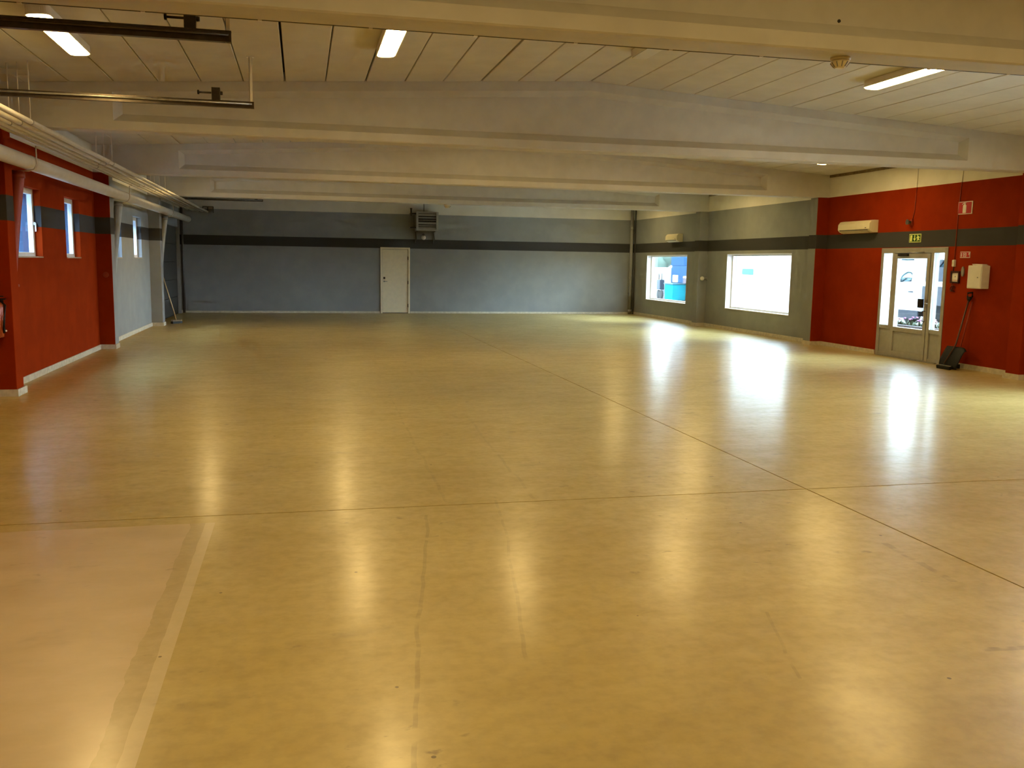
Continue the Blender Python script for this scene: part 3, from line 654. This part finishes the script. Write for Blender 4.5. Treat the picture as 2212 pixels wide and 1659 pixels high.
# framed notice
r = tag(empty('framed_notice', (XR, 13.775, 1.46)), 'small dark framed white notice beside the glazed door', 'notice')
y0, y1, z0, z1 = 13.665, 13.885, 1.455, 1.665
MB().box(XR-.03, XR, y0, y0+.03, z0, z1).box(XR-.03, XR, y1-.03, y1, z0, z1).box(XR-.03, XR, y0+.03, y1-.03, z0, z0+.03).box(XR-.03, XR, y0+.03, y1-.03, z1-.03, z1).build('frame', mat('dark_red_wood', (.045, .008, .006), .4), r, .003)
MB().box(XR-.012, XR-.002, y0+.03, y1-.03, z0+.03, z1-.03).build('paper', M_PAPER, r)
MB().box(XR-.014, XR-.012, y0+.04, y1-.04, z0+.048, z0+.056).build('printed_line', M_REDS, r)
MB().lathe((XR-.012, (y0+y1)/2, (z0+z1)/2+.01), [(.014, 0), (.014, -.003)], 14, 'x').build('printed_emblem', M_GREYP, r)
r = tag(empty('cable_coil', (XR, 13.78, 1.35)), 'tangle of thin dark red cable below the framed notice', 'cable')
pts = []
for i in range(40):
    a = i*.55; pts.append((XR-.02-.006*math.sin(a*1.7), 13.82+.06*math.cos(a)*(.6+.4*math.sin(a*.37)), 1.36+.05*math.sin(a*.83)))
MB().tube([(XR-.012, 13.84, 1.455)]+pts, .005, 5).build('coil', mat('maroon_cable', (.09, .012, .006), .5), r)
tag(MB().prism([(u*.030+13.60, v*.085+1.66) for u, v in [(math.cos(i*math.pi/8), math.sin(i*math.pi/8)) for i in range(16)]], lambda u, v, w: (XR-w, u, v), 0, .022).build('door_chime', M_GREYP), 'small grey oval plate right of the framed notice', 'plate')
# white wall box with papers
r = tag(empty('wall_box', (XR, 13.14, 1.38)), 'white metal dispenser box mounted on the red wall', 'wall box')
MB().box(XR-.16, XR, 12.97, 13.30, 1.38, 1.765).build('casing', M_PLAST, r, .012)
MB().box(XR-.166, XR-.16, 12.985, 13.285, 1.40, 1.745).build('front_cover', M_PLAST, r, .003)
MB().lathe((XR-.166, 13.05, 1.565), [(.012, 0), (.012, -.006)], 12, 'x').build('lock', M_STEEL, r)
r = tag(empty('paper_stack', (XR, 13.14, 1.766)), 'few white papers lying on top of the white wall box', 'papers')
MB().box(XR-.14, XR-.02, 13.0, 13.22, 1.766, 1.776).build('sheet', M_PAPER, r)
MB().obox((XR-.08, 13.13, 1.783), (.05, .01, .002), (-.02, .10, .004), (0, 0, .004)).build('sheet', M_PAPER, r)
# black snow shovel leaning on the wall
r = tag(empty('snow_shovel', (10.80, 13.34, 0)), 'black scoop shovel leaning against the red wall under the wall box', 'shovel')
b = MB(); nu, nv = 9, 8; top, bot = [], []
def blade(u, v):   # u across -1..1, v up 0..1
    wid = .20+.035*min(1, v*3); cu = abs(u)
    corner = 0 if v < .75 else .06*((max(u, 0)**5)*((v-.75)/.25)**2)
    y = 13.345 - u*wid*(1) ; z = .012+.37*v-corner
    x = 10.74 + .17*v - .10*v*(1-v)*1.0 - .022*cu**3*(1 if v > .1 else v*10) + (.045 if False else 0)
    return (x, y, z)
base = len(b.v)
for t in (0, .012):
    for j in range(nv+1):
        for i in range(nu+1):
            p = blade(-1+2*i/nu, j/nv); b.v.append((p[0]+t, p[1], p[2]))
N1 = (nu+1)*(nv+1)
for j in range(nv):
    for i in range(nu):
        a = j*(nu+1)+i; b.f.append((a, a+1, a+nu+2, a+nu+1)); b.smooth.append(True)
        a += N1; b.f.append((a, a+nu+1, a+nu+2, a+1)); b.smooth.append(True)
edge = [i for i in range(nu+1)] + [j*(nu+1)+nu for j in range(1, nv+1)] + [nv*(nu+1)+i for i in range(nu-1, -1, -1)] + [j*(nu+1) for j in range(nv-1, 0, -1)]
for k in range(len(edge)):
    a, c = edge[k], edge[(k+1) % len(edge)]; b.f.append((a, c, c+N1, a+N1)); b.smooth.append(False)
b.build('blade', M_BLACK, r)
MB().obox((10.70, 13.375, .035), (.035, 0, .01), (0, .165, 0), (-.006, 0, .028)).build('front_lip', M_BLACK, r, .006)
MB().box(10.675, 10.70, 13.21, 13.54, .062, .070).build('steel_edge', M_STEEL, r)
MB().tube([(10.72, 13.42, .085), (10.90, 13.385, .42), (11.045, 13.34, 1.17)], [.011, .013, .014], 10).build('handle', mat('dark_brown_handle', (.07, .028, .016), .4), r)
MB().tube([(11.045, 13.34, 1.16), (11.05, 13.385, 1.24), (11.055, 13.385, 1.30), (11.055, 13.275, 1.31), (11.055, 13.27, 1.25), (11.045, 13.33, 1.16)], .014, 8).box(11.03, 11.07, 13.30, 13.37, 1.19, 1.24).build('grip', M_BLACK, r)
r = tag(empty('handle_shadow_rod', (11.02, 13.5, 0)), 'thin reddish rod in place of the shovel handle shadow, behind the black scoop shovel', 'broom')  # solid rod stands in for the shadow of the shovel handle
MB().tube([(11.03, 13.50, .07), (11.085, 13.30, 1.15)], .011, 8).build('handle', M_REDP, r)
MB().box(10.99, 11.05, 13.42, 13.58, .0, .07).build('added_head', M_BLACK, r, .006)  # made-up foot of the shadow rod, hidden behind the blade
# motion sensor on the far right pilaster
r = tag(empty('motion_sensor', (10.95, 23.8, 1.33)), 'small white round sensor on the pilaster between the two windows', 'sensor')
MB().tube([(11.10, 23.80, 1.345), (10.98, 23.78, 1.345)], .014, 8).build('arm', M_GREYP, r)
MB().sphere((10.95, 23.77, 1.335), .058).build('head', M_PLAST, r)
MB().box(11.085, 11.107, 23.77, 23.835, 1.30, 1.39).build('base_plate', M_GREYP, r)
MB().tube([(11.10, 23.825, 1.39), (11.10, 23.825, 2.0)], .007, 6).build('cable', M_GREYB, r)

# ------------------------------------------------------------------ outdoors
gk = NT('asphalt'); gk.set(gk.mix(gk.step(gk.noise(1.2, 6), .3, .7), (.30, .30, .30), (.42, .42, .41)), .9)
tag(MB().box(XR+.3, 120, -60, 140, -.30, -.04).box(-60, XL-.3, -60, 140, -.30, -.04).box(XL-.3, XR+.3, D+.3, 140, -.30, -.04).build('ground', gk.m), kind='structure')
M_CLAD = mat('bluish_cladding', (0.0154, 0.0239, 0.0405), .7, vary=.15, scale=1.2)
r = tag(empty('neighbouring_building', (-8.5, 18, 0)), 'bluish clad building seen through the narrow left wall windows', 'building')
MB().box(-12, -8.5, 0, 60, -.04, 7).build('wall', M_CLAD, r)
for i in range(60):
    MB().box(-8.5, -8.44, i+.0, i+.5, -.04, 6.9).build('cladding_rib', M_CLAD, r)
# stone planter and plants by the entrance
M_STONE = mat('planter_concrete', (0.0616, 0.0539, 0.0539), .9, vary=.25, scale=22)
r = tag(empty('stone_planter', (13.3, 17.6, 0)), 'long rough stone planter box outside the glazed door', 'planter')
MB().box(13.10, 13.22, 15.2, 20.6, -.04, .44).build('side_wall', M_STONE, r, .015)
MB().box(13.62, 13.74, 15.2, 20.6, -.04, .44).build('side_wall', M_STONE, r, .015)
for yy in (15.2, 20.48): MB().box(13.22, 13.62, yy, yy+.12, -.04, .44).build('end_wall', M_STONE, r, .015)
MB().box(13.22, 13.62, 15.32, 20.48, -.04, .38).build('soil', mat('soil', (.05, .035, .025), .95), r)
M_LEAF = mat('leaf_green', (0.0385, 0.0616, 0.0269), .6, vary=.3, scale=30)
FLW = [mat('flower_violet', (.28, .10, .26), .6), mat('flower_yellow', (.55, .42, .10), .6), mat('flower_pink', (.50, .28, .34), .6)]
FN = ['violet', 'yellow', 'pink']
spots = [(15.7, 0, .20), (16.1, 2, .16), (16.55, 1, .38), (16.95, 0, .22), (17.3, 2, .20), (17.65, 0, .18), (18.0, 0, .22), (18.4, 2, .18), (18.85, 0, .24), (19.3, 2, .2)]
ordn = ['first', 'second', 'third', 'fourth', 'fifth', 'sixth', 'seventh', 'eighth', 'ninth', 'tenth']
for i, (y, k, h) in enumerate(spots):
    r = tag(empty('flowering_plant', (13.42, y, .38)), '%s-flowering plant, %s from the right end of the stone planter' % (FN[k], ordn[i]), 'plant', 'plants in the stone planter')
    b = MB()
    for q in range(26):
        a = random.uniform(0, 6.28); l = random.uniform(.6, 1.1)*h; t = random.uniform(.3, 1.1); w = .022
        d = Vector((math.cos(a)*math.sin(t), math.sin(a)*math.sin(t), math.cos(t))); p0 = Vector((13.42+random.uniform(-.06, .06), y+random.uniform(-.08, .08), .38)); s2 = Vector((-math.sin(a), math.cos(a), 0))*w
        b.quad(p0, p0+d*l*.5+s2, p0+d*l, p0+d*l*.5-s2)
    b.build('leaves', M_LEAF, r)
    for q in range(5):
        c = (13.42+random.uniform(-.1, .1), y+random.uniform(-.13, .13), .38+h*random.uniform(.75, 1.05))
        f = MB().sphere(c, .030, 7, .7).build('flower', FLW[k], r)
# white pickup outside the entrance
M_VAN = mat('vehicle_white', (.80, .80, .80), .3, vary=.02); M_TYRE = mat('tyre', (.02, .02, .02), .8); M_CARG = glass_mat('vehicle_glass', (.72, .88, .92))
M_TRIM = mat('vehicle_trim', (0.0115, 0.0162, 0.0289), .6, vary=.1); M_BED = mat('pickup_bed_grey', (0.0269, 0.0328, 0.0462), .5)
vx0, vx1 = 17.0, 18.75
r = tag(empty('pickup_truck', (17.9, 23.2, 0)), 'white pickup truck with grey load bed parked outside the glazed door', 'pickup')
low = [(22.42, .50), (25.75, .50), (25.82, .75), (25.72, 1.02), (24.75, 1.22), (24.45, 1.27), (22.42, 1.34)]
MB().prism(low, lambda u, v, w: (w, u, v), vx0, vx1).build('lower_body', M_VAN, r, .02)
MB().prism([(22.42, 1.96), (23.65, 1.98), (23.78, 1.94), (23.6, 2.06), (22.6, 2.08), (22.42, 2.03)], lambda u, v, w: (w, u, v), vx0+.06, vx1-.06).build('roof', M_VAN, r, .01)
for sx in (vx0+.03, vx1-.09):
    MB().prism([(24.42, 1.26), (24.52, 1.26), (23.78, 1.99), (23.68, 1.99)], lambda u, v, w: (w, u, v), sx, sx+.06).build('windscreen_pillar', M_TRIM, r)
    MB().prism([(22.42, 1.33), (22.92, 1.33), (22.86, 1.99), (22.42, 1.99)], lambda u, v, w: (w, u, v), sx, sx+.06).build('rear_pillar', M_VAN, r)
    MB().prism([(22.92, 1.33), (24.42, 1.27), (23.70, 1.97), (22.86, 1.97)], lambda u, v, w: (w, u, v), sx+.025, sx+.032).build('side_window', M_CARG, r)
MB().prism([(22.95, .9), (22.95, 1.30), (23.9, 1.30), (24.40, 1.25), (24.40, .9)], lambda u, v, w: (w, u, v), vx0+.12, vx1-.12).box(vx0+.12, vx1-.12, 22.45, 22.55, 1.3, 1.75).build('dashboard_and_seats', M_TRIM, r)
ring = [(17.38+.18*math.cos(a*math.pi/10), 23.62-.09*math.sin(a*math.pi/10), 1.42+.17*math.sin(a*math.pi/10)) for a in range(21)]
MB().tube(ring, .017, 8).tube([(17.38, 23.62, 1.42), (17.38, 23.9, 1.28)], .02, 8).tube([(17.2, 23.62, 1.42), (17.56, 23.62, 1.42)], .012, 6).build('steering_wheel', M_BLACK, r)
MB().box(17.75, 18.0, 23.70, 23.73, 1.82, 1.89).build('rear_view_mirror', M_BLACK, r)
MB().box(vx0-.02, vx0+.0, 22.5, 25.6, .28, .51).build('side_skirt', M_TRIM, r)
MB().box(vx0-.03, vx0, 22.78, 22.98, 1.03, 1.06).build('door_handle', M_TRIM, r)
MB().box(vx0, vx1, 20.2, 22.40, .70, .80).box(vx0, vx0+.05, 20.2, 22.40, .80, 1.22).box(vx1-.05, vx1, 20.2, 22.40, .80, 1.22).box(vx0+.05, vx1-.05, 20.2, 20.25, .80, 1.22).build('load_bed', M_BED, r)
MB().box(vx0+.2, vx1-.2, 20.3, 25.4, .35, .70).build('chassis', M_BLACK, r)
for yy in (20.95, 24.95):
    for sx in (vx0+.10, vx1-.12):
        MB().lathe((sx, yy, .30), [(.20, -.105), (.33, -.09), (.34, 0), (.33, .09), (.20, .105)], 22, 'x').build('wheel', M_TYRE, r)
MB().tube([(vx0, 24.25, 1.30), (vx0-.12, 24.25, 1.33)], .02, 6).obox((vx0-.17, 24.25, 1.40), (.07, 0, 0), (0, .05, 0), (0, 0, .11)).build('door_mirror', M_BLACK, r)
# truck further back, right of the pickup
r = tag(empty('delivery_truck', (20.6, 26.2, 0)), 'white truck with teal window parked behind the pickup load bed', 'truck')
tx = 20.0; ty0, ty1 = 23.2, 26.4
MB().box(tx, tx+2.2, ty0, ty1, .55, 2.9).build('cab', M_VAN, r, .04)
MB().box(tx-.02, tx, ty0+.9, ty1-.15, 1.62, 2.15).build('side_window', mat('teal_window', (0.0077, 0.0385, 0.0500), .2), r)
MB().box(tx-.03, tx, ty0+.8, ty1, 1.16, 1.30).build('brown_stripe', mat('brown_stripe', (0.0231, 0.0135, 0.0115), .6), r)
MB().box(tx-.04, tx, ty0+.8, ty1-.5, .62, .98).build('battery_cover', mat('truck_grey', (0.0231, 0.0289, 0.0385), .5), r)
MB().box(tx-.06, tx+2.2, ty0, ty1, .42, .55).build('step_bar', M_GREYP, r)
MB().box(tx-.07, tx-.04, ty0+1.7, ty0+2.1, .36, .42).build('reflector', mat('orange_reflector', (.5, .08, .02), .4), r)
for yy in (ty0+.7, ty1-.6):
    for sx in (tx+.15, tx+2.05): MB().lathe((sx, yy, .42), [(.25, -.14), (.45, -.12), (.46, 0), (.45, .12), (.25, .14)], 20, 'x').build('wheel', M_TYRE, r)
# white trailer outside the large window
r = tag(empty('box_trailer', (22.2, 39.5, 0)), 'white box trailer filling the view of the large window', 'trailer')
MB().box(21.0, 23.4, 33.6, 46.2, .80, 3.9).build('box_body', M_VAN, r, .03)
MB().box(20.97, 21.0, 39.9, 41.0, 1.30, 1.58).build('pale_teal_mark', mat('pale_teal', (0.0550, 0.1760, 0.1650), .5), r)
MB().box(20.98, 21.02, 33.7, 46.1, -.04, .80).box(23.36, 23.4, 33.7, 46.1, -.04, .80).box(21.02, 23.36, 33.7, 33.75, -.04, .80).build('side_skirt', M_VAN, r)
for yy in (36.0, 43.6, 44.9):
    for sx in (21.2, 23.2): MB().lathe((sx, yy, .44), [(.28, -.15), (.47, -.13), (.48, 0), (.47, .13), (.28, .15)], 20, 'x').build('wheel', M_TYRE, r)
# yard outside the far window
BL = mat('skip_blue', (.020, .062, .140), .9, spec=.1, vary=.1, scale=2)
r = tag(empty('waste_compactor', (19, 42.3, 0)), 'tall blue waste compactor outside the far window', 'compactor')
MB().box(18.3, 19.1, 39.6, 43.45, .80, 1.66).build('press_body', BL, r, .03)
MB().box(18.3, 19.6, 41.9, 43.5, 1.66, 4.2).build('tower', BL, r, .03)
MB().box(18.25, 19.15, 39.6, 43.4, -.04, .80).build('hopper', mat('hopper_blue', (.016, .042, .125), .9, spec=.1), r, .03)
MB().box(18.27, 18.30, 42.55, 43.15, .85, 1.20).build('white_notice', M_SIGNW, r)
MB().box(18.22, 18.25, 42.6, 42.85, .42, .58).build('pale_label', mat('pale_label', (.4, .38, .5), .5), r)
r = tag(empty('teal_bin', (17.95, 41.75, 0)), 'bright turquoise bin in front of the blue compactor', 'bin')
MB().prism([(-.46, 0), (.46, 0), (.52, .76), (-.52, .76)], lambda u, v, w: (w, 41.78+u, v), 17.5, 18.2).build('body', mat('turquoise', (.0005, .17, .22), .9, spec=.1), r, .02)
MB().box(17.46, 18.22, 41.22, 42.34, .76, .82).build('lid', mat('lid_blue', (0.0110, 0.0550, 0.0825), .5), r, .01)
r = tag(empty('red_crate_stack', (18, 40.9, 0)), 'red and white crates standing on the blue hopper', 'crates')
for q in range(4): MB().box(18.05, 18.24, 40.2, 41.35, .82+q*.09, .90+q*.09).build('crate', mat('crate_red', (0.0462, 0.0115, 0.0212), .5) if q != 3 else M_SIGNW, r)
r = tag(empty('white_cabinet', (18.4, 45.0, 0)), 'white outdoor service cabinet left of the blue compactor', 'cabinet')
MB().box(18.0, 18.9, 43.95, 46.6, -.04, 1.56).build('cabinet_body', M_VAN, r, .03)
MB().box(17.98, 18.0, 44.75, 44.95, .35, .95).build('vent_grille', mat('vent_teal', (.20, .38, .40), .5), r)
r = tag(empty('dark_barrow', (18, 43.7, 0)), 'dark blue trolley between white cabinet and blue compactor', 'trolley')
MB().box(17.7, 17.95, 43.42, 43.95, .45, .95).build('box', mat('trolley_blue', (0.0062, 0.0174, 0.0347), .5), r, .02)
MB().tube([(17.82, 43.5, .95), (17.82, 43.5, 1.25), (17.82, 43.85, 1.25), (17.82, 43.85, .95)], .03, 8).build('handle', M_DGREY, r)
for yy in (43.5, 43.85): MB().lathe((17.82, yy, .2), [(.1, -.04), (.23, -.03), (.23, .03), (.1, .04)], 14, 'x').build('wheel', M_TYRE, r)
M_HILL = mat('distant_foliage', (0.0550, 0.0825, 0.0660), .9, vary=.3, scale=.4)
for i, (x, y, rr_, lab) in enumerate(((40, 97, 3.2, 'pale distant bush above the white cabinet, seen through the far window'), (44, 92, 3.0, 'pale distant bush right of the blue tower, seen through far window'))):
    r = tag(empty('distant_bush', (x, y, 0)), lab, 'bush', 'distant bushes')
    b = MB()
    for q in range(9): b.sphere((x+random.uniform(-2.5, 2.5), y+random.uniform(-3, 3), 1.4+random.uniform(0, 1.6)), random.uniform(.9, 1.5), 9)
    b.build('foliage', M_HILL, r)
    MB().tube([(x, y, -.04), (x, y, 1.6)], .18, 8).build('trunk', M_BROWN, r)
